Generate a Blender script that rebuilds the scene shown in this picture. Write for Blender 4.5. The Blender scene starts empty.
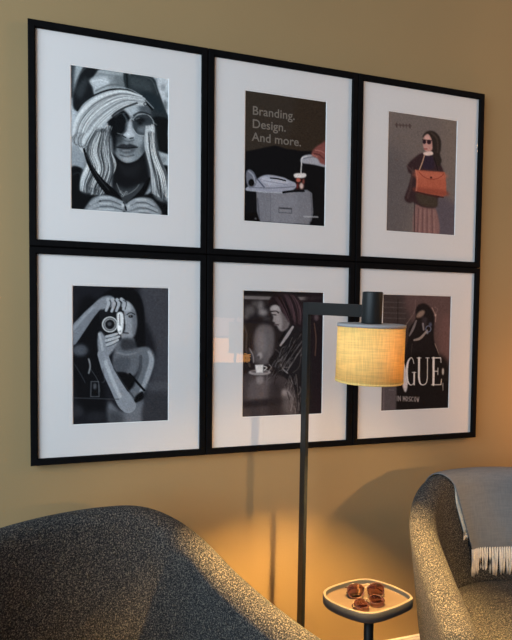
import bpy, bmesh, math, random
import numpy as np
from mathutils import Vector, Matrix
PI = math.pi
random.seed(4)
C = bpy.context.scene.collection

# ------------------------------------------------------------------ camera, world, lights, exposure
sc = bpy.context.scene
cam_d = bpy.data.cameras.new('camera')
cam_d.sensor_fit = 'HORIZONTAL'; cam_d.sensor_width = 36; cam_d.lens = 36
cam_d.shift_x = -0.0051; cam_d.shift_y = 0.0432
cam_d.clip_start = 0.02
cam = bpy.data.objects.new('camera', cam_d); C.objects.link(cam)
CR = Matrix(((0.958, 0.001, -0.2873), (-0.2872, 0.040, -0.957), (0.0103, 0.9992, 0.0383)))
cam.matrix_world = Matrix.Translation((0.250, -1.954, 1.35)) @ CR.to_quaternion().to_matrix().to_4x4()
sc.camera = cam

w = bpy.data.worlds.new('room_daylight'); sc.world = w; w.use_nodes = True
nt = w.node_tree; nt.nodes.clear()
tc = nt.nodes.new('ShaderNodeTexCoord'); sx = nt.nodes.new('ShaderNodeSeparateXYZ')
mr = nt.nodes.new('ShaderNodeMapRange'); mr.inputs[1].default_value = -0.9; mr.inputs[2].default_value = 0.8
rp = nt.nodes.new('ShaderNodeValToRGB')
rp.color_ramp.elements[0].color = (0.62, 0.82, 1.0, 1); rp.color_ramp.elements[1].color = (0.13, 0.095, 0.07, 1)
em = rp.color_ramp.elements.new(0.48); em.color = (0.13, 0.14, 0.16, 1)
bg = nt.nodes.new('ShaderNodeBackground'); out = nt.nodes.new('ShaderNodeOutputWorld')
bg.inputs[1].default_value = 0.95
nt.links.new(tc.outputs['Generated'], sx.inputs[0]); nt.links.new(sx.outputs[0], mr.inputs[0])
nt.links.new(mr.outputs[0], rp.inputs[0]); nt.links.new(rp.outputs[0], bg.inputs[0]); nt.links.new(bg.outputs[0], out.inputs[0])

def light(name, kind, loc, energy, col, target=None, **kw):
    d = bpy.data.lights.new(name, kind); d.energy = energy; d.color = col
    for k, v in kw.items(): setattr(d, k, v)
    o = bpy.data.objects.new(name, d); C.objects.link(o); o.location = loc
    if target is not None:
        o.rotation_euler = (Vector(target) - Vector(loc)).to_track_quat('-Z', 'Y').to_euler()
    return o
light('window_daylight', 'AREA', (-2.0, -2.1, 2.0), 120, (0.72, 0.87, 1.0), (0.2, 0, 1.4), shape='RECTANGLE', size=3.0, size_y=2.2)
light('warm_fill_light', 'AREA', (3.9, -1.9, 2.65), 36, (1.0, 0.60, 0.34), (1.2, 0, 1.5), size=0.8)  # added warm fill for the right side, stands for no actual lamp
light('room_lamp_light', 'SPOT', (2.212, -3.0, 1.43), 165, (1.0, 0.60, 0.26), (0.85, 0, 0.05), shadow_soft_size=0.06, spot_size=math.radians(36), spot_blend=0.45)
light('side_lamp_light', 'POINT', (2.32, -0.42, 1.02), 9.0, (1.0, 0.42, 0.10), shadow_soft_size=0.08)
sc.view_settings.view_transform = 'Standard'; sc.view_settings.look = 'None'
sc.view_settings.gamma = 1; sc.view_settings.use_curve_mapping = False
sc.view_settings.exposure = 0.0

# ------------------------------------------------------------------ materials
def srgb(r, g, b):
    f = lambda c: (c/255/12.92) if c/255 <= 0.04045 else ((c/255+0.055)/1.055)**2.4
    return (f(r), f(g), f(b), 1)
def mat(name, col, rough=0.6, metal=0.0, spec=0.5, noise=None, bump=0.0, bscale=200, coat=0):
    m = bpy.data.materials.new(name); m.use_nodes = True
    n = m.node_tree; b = n.nodes['Principled BSDF']
    b.inputs['Base Color'].default_value = col; b.inputs['Roughness'].default_value = rough
    b.inputs['Metallic'].default_value = metal; b.inputs['Specular IOR Level'].default_value = spec
    b.inputs['Coat Weight'].default_value = coat
    t = n.nodes.new('ShaderNodeTexCoord')
    if noise:
        sc_, amt = noise
        nz = n.nodes.new('ShaderNodeTexNoise'); nz.inputs['Scale'].default_value = sc_; nz.inputs['Detail'].default_value = 4
        n.links.new(t.outputs['Object'], nz.inputs['Vector'])
        cr = n.nodes.new('ShaderNodeValToRGB')
        cr.color_ramp.elements[0].position = 0.3; cr.color_ramp.elements[1].position = 0.7
        cr.color_ramp.elements[0].color = tuple(c*(1-amt) for c in col[:3]) + (1,)
        cr.color_ramp.elements[1].color = tuple(min(1, c*(1+amt)) for c in col[:3]) + (1,)
        n.links.new(nz.outputs[0], cr.inputs[0]); n.links.new(cr.outputs[0], b.inputs['Base Color'])
    if bump:
        nb = n.nodes.new('ShaderNodeTexNoise'); nb.inputs['Scale'].default_value = bscale; nb.inputs['Detail'].default_value = 3
        bp = n.nodes.new('ShaderNodeBump'); bp.inputs['Strength'].default_value = bump; bp.inputs['Distance'].default_value = 0.002
        n.links.new(t.outputs['Object'], nb.inputs['Vector']); n.links.new(nb.outputs[0], bp.inputs['Height'])
        n.links.new(bp.outputs[0], b.inputs['Normal'])
    return m
M = {}
M['wall'] = mat('wall_paint', (0.30, 0.213, 0.104, 1), 0.85, spec=0.2, noise=(2.2, 0.03), bump=0.15, bscale=140)
M['floor'] = mat('floor_wood', (0.16, 0.10, 0.06, 1), 0.5, noise=(6, 0.2))
M['skirting'] = mat('white_gloss_paint', (0.75, 0.72, 0.66, 1), 0.4, noise=(8, 0.02))
M['frame'] = mat('black_frame', (0.0035, 0.0035, 0.004, 1), 0.7, spec=0.04, noise=(40, 0.2))
M['mat'] = mat('mat_board', (0.70, 0.69, 0.68, 1), 0.9, spec=0.1, noise=(90, 0.01))
M['bevel'] = mat('mat_core', (0.86, 0.86, 0.85, 1), 0.9, spec=0.1, noise=(90, 0.01))
M['black_metal'] = mat('black_powder_coat', (0.008, 0.0095, 0.010, 1), 0.45, metal=0.0, spec=0.28, bump=0.08, bscale=900)
M['tray_side'] = mat('grey_tray_rim', (0.03, 0.034, 0.04, 1), 0.6, spec=0.4, noise=(60, 0.1))
M['tray_top'] = mat('tray_inside', (0.095, 0.068, 0.045, 1), 0.5, spec=0.5, noise=(30, 0.04))
M['tray_edge'] = mat('tray_edge', (0.17, 0.135, 0.095, 1), 0.5, noise=(30, 0.04))
M['shade_trim'] = mat('shade_trim', (0.30, 0.29, 0.29, 1), 0.6, noise=(60, 0.05))
M['glasses'] = mat('tortoise_frame', (0.05, 0.018, 0.012, 1), 0.2, noise=(180, 0.5))
M['gold'] = mat('thin_gold_wire', (0.55, 0.33, 0.14, 1), 0.3, metal=0.8, noise=(60, 0.1))
M['fringe'] = mat('cream_yarn', (0.74, 0.68, 0.58, 1), 0.9, spec=0.1, noise=(150, 0.12))
M['leg'] = mat('dark_wood_leg', (0.03, 0.02, 0.015, 1), 0.5, noise=(30, 0.2))

def glass_mat():
    m = bpy.data.materials.new('picture_glass'); m.use_nodes = True
    n = m.node_tree; n.nodes.clear()
    tr = n.nodes.new('ShaderNodeBsdfTransparent'); gl = n.nodes.new('ShaderNodeBsdfGlossy'); gl.inputs['Roughness'].default_value = 0.0
    fr = n.nodes.new('ShaderNodeFresnel'); fr.inputs[0].default_value = 1.45
    ge = n.nodes.new('ShaderNodeNewGeometry'); mr_ = n.nodes.new('ShaderNodeMapRange'); mr_.inputs[3].default_value = 1.45; mr_.inputs[4].default_value = 1/1.45
    n.links.new(ge.outputs['Backfacing'], mr_.inputs[0]); n.links.new(mr_.outputs[0], fr.inputs[0])
    mx = n.nodes.new('ShaderNodeMixShader'); o = n.nodes.new('ShaderNodeOutputMaterial')
    n.links.new(fr.outputs[0], mx.inputs[0]); n.links.new(tr.outputs[0], mx.inputs[1]); n.links.new(gl.outputs[0], mx.inputs[2])
    n.links.new(mx.outputs[0], o.inputs[0]); return m
M['glass'] = glass_mat()
def lens_mat():
    m = bpy.data.materials.new('tinted_lens'); m.use_nodes = True
    n = m.node_tree; n.nodes.clear()
    tr = n.nodes.new('ShaderNodeBsdfTransparent'); tr.inputs[0].default_value = (0.30, 0.13, 0.09, 1)
    gl = n.nodes.new('ShaderNodeBsdfGlossy'); gl.inputs['Roughness'].default_value = 0.05
    fr = n.nodes.new('ShaderNodeFresnel'); fr.inputs[0].default_value = 1.7
    mx = n.nodes.new('ShaderNodeMixShader'); o = n.nodes.new('ShaderNodeOutputMaterial')
    n.links.new(fr.outputs[0], mx.inputs[0]); n.links.new(tr.outputs[0], mx.inputs[1]); n.links.new(gl.outputs[0], mx.inputs[2])
    n.links.new(mx.outputs[0], o.inputs[0]); return m
M['lens'] = lens_mat()
def fabric(name, dark, mid, lite, scale, lo=0.48, hi=0.62):
    m = bpy.data.materials.new(name); m.use_nodes = True
    n = m.node_tree; b = n.nodes['Principled BSDF']; b.inputs['Roughness'].default_value = 0.95
    b.inputs['Specular IOR Level'].default_value = 0.15; b.inputs['Sheen Weight'].default_value = 0.03
    b.inputs['Sheen Roughness'].default_value = 0.5
    t = n.nodes.new('ShaderNodeTexCoord')
    nz = n.nodes.new('ShaderNodeTexNoise'); nz.inputs['Scale'].default_value = scale; nz.inputs['Detail'].default_value = 2.5
    nz.inputs['Roughness'].default_value = 0.7
    cr = n.nodes.new('ShaderNodeValToRGB'); e = cr.color_ramp.elements
    e[0].position = 0.40; e[0].color = dark; e[1].position = hi + 0.04; e[1].color = lite
    x = e.new(lo + 0.05); x.color = mid
    n.links.new(t.outputs['Object'], nz.inputs['Vector']); n.links.new(nz.outputs[0], cr.inputs[0]); n.links.new(cr.outputs[0], b.inputs['Base Color'])
    bp = n.nodes.new('ShaderNodeBump'); bp.inputs['Strength'].default_value = 0.8; bp.inputs['Distance'].default_value = 0.003
    n.links.new(nz.outputs[0], bp.inputs['Height']); n.links.new(bp.outputs[0], b.inputs['Normal'])
    return m
M['tweed'] = fabric('speckled_tweed', (0.009, 0.010, 0.012, 1), (0.034, 0.036, 0.038, 1), (0.175, 0.16, 0.132, 1), 260)
def weave(name, col, amt, sx_, sz_, trans=None):
    m = bpy.data.materials.new(name); m.use_nodes = True
    n = m.node_tree; b = n.nodes['Principled BSDF']; b.inputs['Roughness'].default_value = 0.95; b.inputs['Specular IOR Level'].default_value = 0.1
    t = n.nodes.new('ShaderNodeTexCoord')
    facs = []
    for s in ((sx_, sx_, 18), (18, 18, sz_)):
        mp = n.nodes.new('ShaderNodeMapping'); mp.inputs['Scale'].default_value = s
        nz = n.nodes.new('ShaderNodeTexNoise'); nz.inputs['Scale'].default_value = 1; nz.inputs['Detail'].default_value = 2
        n.links.new(t.outputs['Object'], mp.inputs[0]); n.links.new(mp.outputs[0], nz.inputs['Vector']); facs.append(nz)
    ad = n.nodes.new('ShaderNodeMath'); ad.operation = 'ADD'
    n.links.new(facs[0].outputs[0], ad.inputs[0]); n.links.new(facs[1].outputs[0], ad.inputs[1])
    cr = n.nodes.new('ShaderNodeValToRGB'); ml = n.nodes.new('ShaderNodeMath'); ml.operation = 'MULTIPLY'; ml.inputs[1].default_value = 0.5
    n.links.new(ad.outputs[0], ml.inputs[0]); n.links.new(ml.outputs[0], cr.inputs[0])
    cr.color_ramp.elements[0].position = 0.36; cr.color_ramp.elements[1].position = 0.64
    cr.color_ramp.elements[0].color = tuple(c*(1-amt) for c in col) + (1,)
    cr.color_ramp.elements[1].color = tuple(min(1, c*(1+amt)) for c in col) + (1,)
    n.links.new(cr.outputs[0], b.inputs['Base Color'])
    if trans:
        o = n.nodes['Material Output']; tl = n.nodes.new('ShaderNodeBsdfTranslucent'); mx = n.nodes.new('ShaderNodeMixShader')
        mx.inputs[0].default_value = trans
        n.links.new(cr.outputs[0], tl.inputs[0])
        n.links.new(b.outputs[0], mx.inputs[1]); n.links.new(tl.outputs[0], mx.inputs[2]); n.links.new(mx.outputs[0], o.inputs[0])
    return m
M['linen'] = weave('linen_shade', (0.82, 0.57, 0.19), 0.17, 420, 420, 0.085)
M['wool'] = weave('grey_wool', (0.155, 0.165, 0.175), 0.10, 260, 260)
M['wool_under'] = weave('pale_wool_underside', (0.40, 0.44, 0.44), 0.12, 260, 260)
def bulb_mat():
    m = bpy.data.materials.new('lit_bulb'); m.use_nodes = True
    n = m.node_tree; n.nodes.clear()
    e = n.nodes.new('ShaderNodeEmission'); e.inputs[0].default_value = (1, 0.58, 0.20, 1); e.inputs[1].default_value = 22500
    o = n.nodes.new('ShaderNodeOutputMaterial'); n.links.new(e.outputs[0], o.inputs[0]); return m, e
M['bulb'], BULB_E = bulb_mat()
def print_mat():
    m = bpy.data.materials.new('printed_paper'); m.use_nodes = True
    n = m.node_tree; b = n.nodes['Principled BSDF']; b.inputs['Roughness'].default_value = 0.9; b.inputs['Specular IOR Level'].default_value = 0.03
    a = n.nodes.new('ShaderNodeAttribute'); a.attribute_name = 'ink'
    n.links.new(a.outputs['Color'], b.inputs['Base Color']); return m
M['print'] = print_mat()

# ------------------------------------------------------------------ mesh helpers
def link(name, me, m=None, parent=None, smooth=False, loc=None):
    if isinstance(me, bmesh.types.BMesh):
        bm = me; me = bpy.data.meshes.new(name); bmesh.ops.recalc_face_normals(bm, faces=bm.faces); bm.to_mesh(me); bm.free()
    o = bpy.data.objects.new(name, me); C.objects.link(o)
    if m is not None: me.materials.append(m)
    if parent is not None: o.parent = parent
    if smooth:
        for p in me.polygons: p.use_smooth = True
    if loc is not None: o.location = loc
    return o
def mods(o, bevel=None, subsurf=None, solid=None, weighted=False):
    if solid: s = o.modifiers.new('solid', 'SOLIDIFY'); s.thickness = solid[0]; s.offset = solid[1]
    if bevel: b = o.modifiers.new('bevel', 'BEVEL'); b.width = bevel; b.segments = 3; b.limit_method = 'ANGLE'
    if subsurf: s = o.modifiers.new('subsurf', 'SUBSURF'); s.levels = subsurf; s.render_levels = subsurf
    return o
def box(bm, x0, x1, y0, y1, z0, z1):
    v = [bm.verts.new(p) for p in ((x0,y0,z0),(x1,y0,z0),(x1,y1,z0),(x0,y1,z0),(x0,y0,z1),(x1,y0,z1),(x1,y1,z1),(x0,y1,z1))]
    for f in ((0,1,2,3),(4,5,6,7),(0,1,5,4),(1,2,6,5),(2,3,7,6),(3,0,4,7)): bm.faces.new([v[i] for i in f])
def rings(bm, rs, closed=True, cap0=True, cap1=True):
    vv = [[bm.verts.new(p) for p in r] for r in rs]; n = len(rs[0])
    for a, b in zip(vv, vv[1:]):
        for i in range(n if closed else n-1):
            j = (i+1) % n; bm.faces.new((a[i], a[j], b[j], b[i]))
    if cap0: bm.faces.new(vv[0])
    if cap1: bm.faces.new(vv[-1])
    return vv
def lathe(bm, prof, n=48, cap0=True, cap1=True):
    rings(bm, [[(r*math.cos(2*PI*i/n), r*math.sin(2*PI*i/n), z) for i in range(n)] for r, z in prof], True, cap0, cap1)
def tube(bm, pts, r, n=8):
    pts = [Vector(p) for p in pts]; rs = []
    for i, p in enumerate(pts):
        t = (pts[min(i+1, len(pts)-1)] - pts[max(i-1, 0)]).normalized()
        a = t.cross(Vector((0, 0, 1)));  a = a.normalized() if a.length > 1e-3 else Vector((1, 0, 0))
        b = t.cross(a).normalized(); rr = r[i] if isinstance(r, (list, tuple)) else r
        rs.append([p + a*rr*math.cos(2*PI*k/n) + b*rr*math.sin(2*PI*k/n) for k in range(n)])
    rings(bm, rs)
def thing(name, label, cat, loc=(0, 0, 0), rotz=0, group=None):
    o = bpy.data.objects.new(name, None); C.objects.link(o); o.location = loc; o.rotation_euler = (0, 0, rotz)
    o.empty_display_size = 0.1
    o['label'] = label; o['category'] = cat
    if group: o['group'] = group
    return o
def structure(name, bm, m):
    o = link(name, bm, m); o['kind'] = 'structure'; return o

# ------------------------------------------------------------------ room
FZ = -0.115    # floor level
bm = bmesh.new(); box(bm, -2.6, 4.2, 0.0, 0.12, FZ, 3.0); structure('wall_back', bm, M['wall'])
bm = bmesh.new(); box(bm, -2.6, 4.2, -4.6, 0.12, FZ-0.05, FZ); structure('floor', bm, M['floor'])
bm = bmesh.new(); box(bm, -2.6, 4.2, -0.016, 0.0, FZ, -0.056); box(bm, -2.6, 4.2, -0.012, 0.0, -0.056, -0.048)
structure('baseboard_back', bm, M['skirting'])

# the pier between the windows across the room, seen mirrored in the picture glass
def window_pane(name, x0, x1, z0, z1, col, st):
    m = bpy.data.materials.new(name); m.use_nodes = True; n = m.node_tree; n.nodes.clear()
    e = n.nodes.new('ShaderNodeEmission'); e.inputs[0].default_value = col; e.inputs[1].default_value = st
    o = n.nodes.new('ShaderNodeOutputMaterial'); n.links.new(e.outputs[0], o.inputs[0])
    b = bmesh.new(); box(b, x0, x1, -4.40, -4.396, z0, z1); return b, m
bm = bmesh.new(); box(bm, 1.20, 2.50, -4.52, -4.42, FZ, 2.75); structure('wall_front', bm, M['wall'])
bm = bmesh.new()
for q in ((1.52, 1.545, .84, 1.42), (1.815, 1.84, .84, 1.42), (2.03, 2.055, .84, 1.42)): box(bm, q[0], q[1], -4.42, -4.37, q[2], q[3])
for z in (.825, 1.155, 1.405): box(bm, 1.52, 2.055, -4.42, -4.372, z, z+.016)
wf = structure('window_1', bm, M['frame'])
for nm, z0, z1, col, st in (('sunlit_pane', .841, 1.155, (1, .42, .10, 1), 10), ('upper_pane', 1.171, 1.405, (1, .55, .4, 1), 3)):
    for x0, x1 in ((1.545, 1.815), (1.84, 2.03)):
        b_, m_ = window_pane(nm, x0, x1, z0, z1, col, st); link(nm, b_, m_, wf)
# ------------------------------------------------------------------ the six prints: images brushed onto a fine grid of flat paper
class Art:
    """paper image, drawn with soft polygons and brush strokes; q = corners TL,TR,BR,BL of the traced outline, straightened by a homography"""
    NX, NY, SS = 170, 250, 2
    def __init__(self, q, org, s, base):
        self.W, self.H = self.NX*self.SS, self.NY*self.SS
        self.im = np.zeros((self.H, self.W, 3)) + np.array(base)/255.0
        self.org, self.s = np.array(org, float), s
        A = []; b = []
        for (x, y), (u, v) in zip(q, ((0, 0), (self.W, 0), (self.W, self.H), (0, self.H))):
            A.append([x, y, 1, 0, 0, 0, -u*x, -u*y]); b.append(u)
            A.append([0, 0, 0, x, y, 1, -v*x, -v*y]); b.append(v)
        self.h = np.append(np.linalg.solve(np.array(A), np.array(b)), 1).reshape(3, 3)
        self.yy, self.xx = np.mgrid[0:self.H, 0:self.W] + 0.5
        self.k = self.W/((q[1][0]-q[0][0]))/s       # canvas px per traced px
        self.rnd = random.Random(11)
    def view(self, org, s):
        self.k *= self.s/s; self.org, self.s = np.array(org, float), s
    def P(self, pts):
        p = np.array(pts, float)/self.s + self.org
        r = np.c_[p, np.ones(len(p))] @ self.h.T
        return r[:, :2]/r[:, 2:]
    def blur(self, m, r):
        if r < 0.4: return m
        n = int(r*2.5)+1; k = np.exp(-0.5*(np.arange(-n, n+1)/r)**2); k /= k.sum()
        for ax in (0, 1):
            pad = [(0, 0), (0, 0)]; pad[ax] = (n, n); mp = np.pad(m, pad, mode='edge'); o = 0
            for i, c in enumerate(k): o = o + c*(mp[i:i+m.shape[0], :] if ax == 0 else mp[:, i:i+m.shape[1]])
            m = o
        return m
    def put(self, m, col, a=1.0):
        col = np.array(col if hasattr(col, '__len__') else (col,)*3)/255.0
        m = (np.clip(m, 0, 1)*a)[..., None]; self.im = self.im*(1-m) + col*m
    def inside(self, p):
        m = np.zeros((self.H, self.W), bool); n = len(p)
        for i in range(n):
            x0, y0 = p[i]; x1, y1 = p[(i+1) % n]
            if y0 == y1: continue
            c = (self.yy >= min(y0, y1)) & (self.yy < max(y0, y1))
            m ^= c & (self.xx < x0 + (self.yy-y0)*(x1-x0)/(y1-y0))
        return m.astype(float)
    def poly(self, pts, col, soft=1.0, a=1.0, curve=True, clip=None):
        p = self.P(pts)
        if curve and len(p) > 3: p = np.array([tuple(v) for v in catmull([tuple(x) for x in p], 5)])
        m = self.blur(self.inside(p), soft*self.k*1.0)
        if clip is not None: m = m*clip
        self.put(m, col, a); return m
    def line(self, pts, wd, col, soft=0.6, a=1.0, curve=True):
        p = self.P(pts)
        if not hasattr(wd, '__len__'): wd = [wd]*len(p)
        if curve and len(p) > 2:
            q = catmull([(x[0], x[1], w_) for x, w_ in zip(p, wd)], 5, False); p = np.array([(v[0], v[1]) for v in q]); wd = [v[2] for v in q]
        wd = np.array(wd)*self.k
        mg = max(wd) + 4 + 2*soft*self.k
        x0, x1 = int(max(0, p[:, 0].min()-mg)), int(min(self.W, p[:, 0].max()+mg)); y0, y1 = int(max(0, p[:, 1].min()-mg)), int(min(self.H, p[:, 1].max()+mg))
        if x1 <= x0 or y1 <= y0: return
        X = self.xx[y0:y1, x0:x1]; Y = self.yy[y0:y1, x0:x1]; m = np.zeros(X.shape)
        sf = max(0.7, soft*self.k)
        for i in range(len(p)-1):
            d = p[i+1]-p[i]; L = d@d + 1e-9; t = np.clip(((X-p[i, 0])*d[0] + (Y-p[i, 1])*d[1])/L, 0, 1)
            D = np.hypot(X-p[i, 0]-t*d[0], Y-p[i, 1]-t*d[1]); r = (wd[i] + t*(wd[i+1]-wd[i]))/2
            m = np.maximum(m, np.clip((r-D)/sf + 0.5, 0, 1))
        m = m*m*(3-2*m)
        full = np.zeros((self.H, self.W)); full[y0:y1, x0:x1] = m; self.put(full, col, a)
    def oval(self, c, rx, ry, col, soft=1.0, a=1.0, rot=0.0, ring=None):
        pts = [(c[0] + rx*math.cos(t)*math.cos(rot) - ry*math.sin(t)*math.sin(rot), c[1] + rx*math.cos(t)*math.sin(rot) + ry*math.sin(t)*math.cos(rot)) for t in np.linspace(0, 2*PI, 29)[:-1]]
        if ring: self.line(pts + [pts[0]], ring, col, soft*.6, a, False)
        else: self.poly(pts, col, soft, a, False)
    def hair(self, A, B, n, cols, wd, wob=6, a=0.8, mid=None):
        """strands swept between two guide curves A and B"""
        rd = self.rnd
        for i in range(int(n*1.9)):
            t = rd.random(); j = rd.uniform(-wob, wob)
            pts = [(p[0] + (q[0]-p[0])*t + j*rd.uniform(.3, 1), p[1] + (q[1]-p[1])*t + j*rd.uniform(.2, .8)) for p, q in zip(A, B)]
            c = rd.choice(cols); w_ = rd.uniform(*wd)*.62; self.line(pts, [w_*.4] + [w_]*(len(pts)-2) + [w_*.3], c, 0.5, a*rd.uniform(.5, 1))
    def letters(self, strokes, col, soft=.5, a=1.0):
        for pts, w_ in strokes: self.line(pts, w_, col, soft, a, len(pts) > 3)
    def grain(self, amt=10, r=0.8):
        g = np.random.default_rng(5).normal(size=(self.H, self.W)); g = self.blur(g, r*self.SS*.5); g /= g.std()
        self.im = np.clip(self.im + (g*amt/255)[..., None]*(0.35 + self.im), 0, 1)
    def mesh(self, gain=1.0, gamma=1.1, texts=()):
        self.grain(7)
        s = self.SS; im = self.im.reshape(self.NY, s, self.NX, s, 3).mean((1, 3))
        lin = np.where(im <= .04045, im/12.92, ((im+.055)/1.055)**2.4)**gamma*gain
        W_, H_ = .338, .4975; nx, ny = self.NX, self.NY
        xs = np.linspace(0, W_, nx); zs = np.linspace(0, -H_, ny)
        X, Z = np.meshgrid(xs, zs); co = np.stack([X, np.zeros_like(X), Z], -1).reshape(-1, 3)
        i = np.arange(ny-1)[:, None]*nx + np.arange(nx-1)[None, :]
        F = np.stack([i, i+nx, i+nx+1, i+1], -1).reshape(-1, 4)
        cols = np.c_[lin.reshape(-1, 3), np.ones(nx*ny)]
        verts = [tuple(v) for v in co]; faces = [tuple(int(x) for x in f) for f in F]
        for body, x, z, size, xs_, col in texts:
            cu = bpy.data.curves.new('type', 'FONT'); cu.body = body; cu.size = size; cu.space_character = 1.02; cu.offset = size*0.012
            to = bpy.data.objects.new('type', cu); C.objects.link(to); dg = bpy.context.evaluated_depsgraph_get(); tm = to.evaluated_get(dg).to_mesh()
            b0 = len(verts); verts += [(x + v.co.x*xs_, -0.0003, z + v.co.y) for v in tm.vertices]
            faces += [tuple(b0+k for k in p.vertices) for p in tm.polygons]
            c = [((k/255+.055)/1.055)**2.4*gain for k in col] + [1]; cols = np.r_[cols, np.tile(c, (len(tm.vertices), 1))]
            to.to_mesh_clear(); bpy.data.objects.remove(to); bpy.data.curves.remove(cu)
        me = bpy.data.meshes.new('print'); me.from_pydata(verts, [], faces)
        at = me.color_attributes.new('ink', 'FLOAT_COLOR', 'POINT'); at.data.foreach_set('color', cols.astype(np.float32).ravel()); me.update()
        return me

def catmull(P, k=8, closed=True):
    n = len(P); r = []
    for i in range(n if closed else n-1):
        p = [Vector(P[(i+j) % n]) if closed else Vector(P[min(max(i+j, 0), n-1)]) for j in (-1, 0, 1, 2)]
        for s in range(k):
            t = s/k
            r.append(0.5*((2*p[1]) + (p[2]-p[0])*t + (2*p[0]-5*p[1]+4*p[2]-p[3])*t*t + (-p[0]+3*p[1]-3*p[2]+p[3])*t**3))
    if not closed: r.append(Vector(P[-1]))
    return r

def art_cap():
    a = Art([(71, 64.5), (168, 79), (167.5, 215), (71, 208)], (60, 55), 3.765, (160, 166, 170))
    # blurred street behind
    a.poly([(40, 30), (62, 30), (60, 140), (40, 150)], (60, 66, 70), 2, .85)
    a.poly([(60, 40), (95, 45), (72, 120), (55, 150)], (165, 172, 174), 4, .9)
    a.poly([(40, 340), (80, 340), (90, 430), (40, 430)], (150, 156, 160), 5, .8); a.poly([(40, 180), (60, 200), (55, 320), (40, 330)], (186, 192, 196), 4, .8)
    a.poly([(365, 90), (410, 80), (410, 240), (395, 240)], (196, 201, 203), 4, .9)
    a.oval((393, 190), 8, 22, (110, 116, 118), 4, .8); a.oval((385, 122), 9, 14, (140, 146, 150), 4, .7); a.oval((400, 150), 7, 12, (150, 156, 158), 4, .7)
    a.poly([(360, 360), (410, 360), (410, 430), (370, 420)], (174, 180, 182), 4, .9); a.oval((388, 392), 10, 12, (120, 126, 128), 4, .6)
    # cap: shaded side, lit front panel, dark right side
    a.poly([(96, 40), (170, 44), (140, 78), (118, 104), (130, 145), (95, 172), (66, 206), (50, 190), (56, 130)], (34, 38, 41), 3)
    a.poly([(62, 130), (88, 90), (104, 84), (98, 130), (72, 166)], (82, 88, 91), 7, .7)
    a.line([(60, 110), (78, 70), (104, 44)], 5, (96, 102, 104), 3, .6)
    a.poly([(160, 50), (260, 60), (256, 132), (200, 128), (132, 146), (128, 122), (112, 100), (128, 80)], (146, 152, 154), 2)
    a.poly([(122, 88), (176, 82), (182, 120), (132, 138), (126, 116), (112, 100)], (190, 195, 197), 5, .95)
    a.line([(150, 62), (200, 70), (250, 74)], 9, (176, 181, 182), 4, .6); a.line([(136, 134), (190, 112), (250, 118)], 7, (100, 106, 108), 4, .6)
    a.poly([(205, 78), (246, 82), (246, 116), (212, 112)], (116, 122, 124), 6, .7); a.line([(120, 100), (150, 94), (180, 102)], 4, (214, 217, 217), 3, .6)
    a.poly([(245, 60), (345, 84), (366, 130), (388, 190), (404, 245), (345, 240), (300, 170), (250, 134)], (56, 63, 66), 2)
    a.poly([(262, 80), (330, 96), (348, 140), (300, 134), (262, 116)], (88, 96, 99), 8, .6); a.poly([(300, 140), (356, 150), (388, 215), (350, 200)], (44, 56, 62), 6, .8)
    a.line([(250, 68), (254, 134)], 7, (34, 40, 42), 2, .9); a.oval((262, 72), 5, 4, (160, 164, 164), 1, .7); a.line([(272, 72), (340, 92), (366, 150)], 4, (112, 120, 122), 3, .5)
    # right side flap and shade beneath it
    a.poly([(340, 236), (402, 240), (402, 300), (410, 366), (376, 362), (345, 350), (326, 290)], (24, 28, 30), 2.5)
    a.line([(352, 245), (356, 300), (366, 350)], 5, (62, 66, 67), 3, .6)
    # jacket
    a.poly([(38, 430), (84, 424), (130, 470), (200, 520), (330, 520), (340, 470), (372, 416), (412, 436), (412, 612), (38, 592)], (20, 23, 26), 2.5)
    a.line([(44, 450), (70, 440), (84, 470)], 5, (58, 62, 66), 3, .7); a.line([(400, 450), (398, 520), (404, 580)], 4, (54, 58, 60), 3, .6)
    # neck and chest
    a.poly([(186, 370), (334, 360), (340, 470), (300, 540), (250, 548), (196, 500)], (28, 30, 33), 4)
    a.poly([(205, 485), (250, 500), (318, 480), (300, 538), (240, 552)], (76, 80, 83), 6, .9)
    a.poly([(222, 404), (262, 418), (300, 400), (290, 450), (240, 450)], (44, 46, 49), 8, .8)
    a.line([(212, 480), (226, 512), (240, 524), (262, 516), (284, 500), (296, 484)], 2.5, (160, 163, 164), 1, .7)
    for x, y in ((228, 512), (238, 520), (248, 514), (234, 526)): a.oval((x, y), 4, 4, (186, 189, 189), 1.2, .7, ring=2)
    # face
    a.poly([(186, 250), (214, 190), (270, 170), (325, 182), (340, 240), (335, 320), (314, 370), (282, 400), (250, 404), (216, 384), (196, 340)], (136, 142, 145), 3)
    a.poly([(238, 182), (300, 176), (316, 205), (300, 222), (250, 226)], (182, 188, 191), 6, .85)
    a.poly([(296, 180), (338, 190), (337, 320), (316, 372), (302, 350), (316, 290), (300, 230)], (84, 90, 94), 7, .85)
    a.poly([(208, 300), (240, 300), (232, 330), (212, 336), (204, 380), (192, 345)], (60, 64, 67), 6, .8)
    a.poly([(268, 308), (304, 300), (310, 326), (292, 338), (272, 322)], (160, 166, 169), 6, .8)
    a.poly([(180, 218), (232, 196), (242, 232), (230, 300), (214, 304), (206, 360), (194, 340), (184, 290)], (18, 21, 24), 5, .97)
    # brow line, tinted round glasses
    a.poly([(210, 216), (244, 212), (262, 236), (262, 270), (244, 294), (216, 292), (204, 262)], (24, 28, 31), 2.5, .95); a.line([(238, 222), (250, 244), (246, 280)], 7, (104, 114, 118), 4, .6)
    a.poly([(272, 236), (292, 224), (328, 226), (348, 248), (344, 280), (322, 298), (290, 294), (272, 270)], (66, 72, 76), 2.5, .96)
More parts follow.
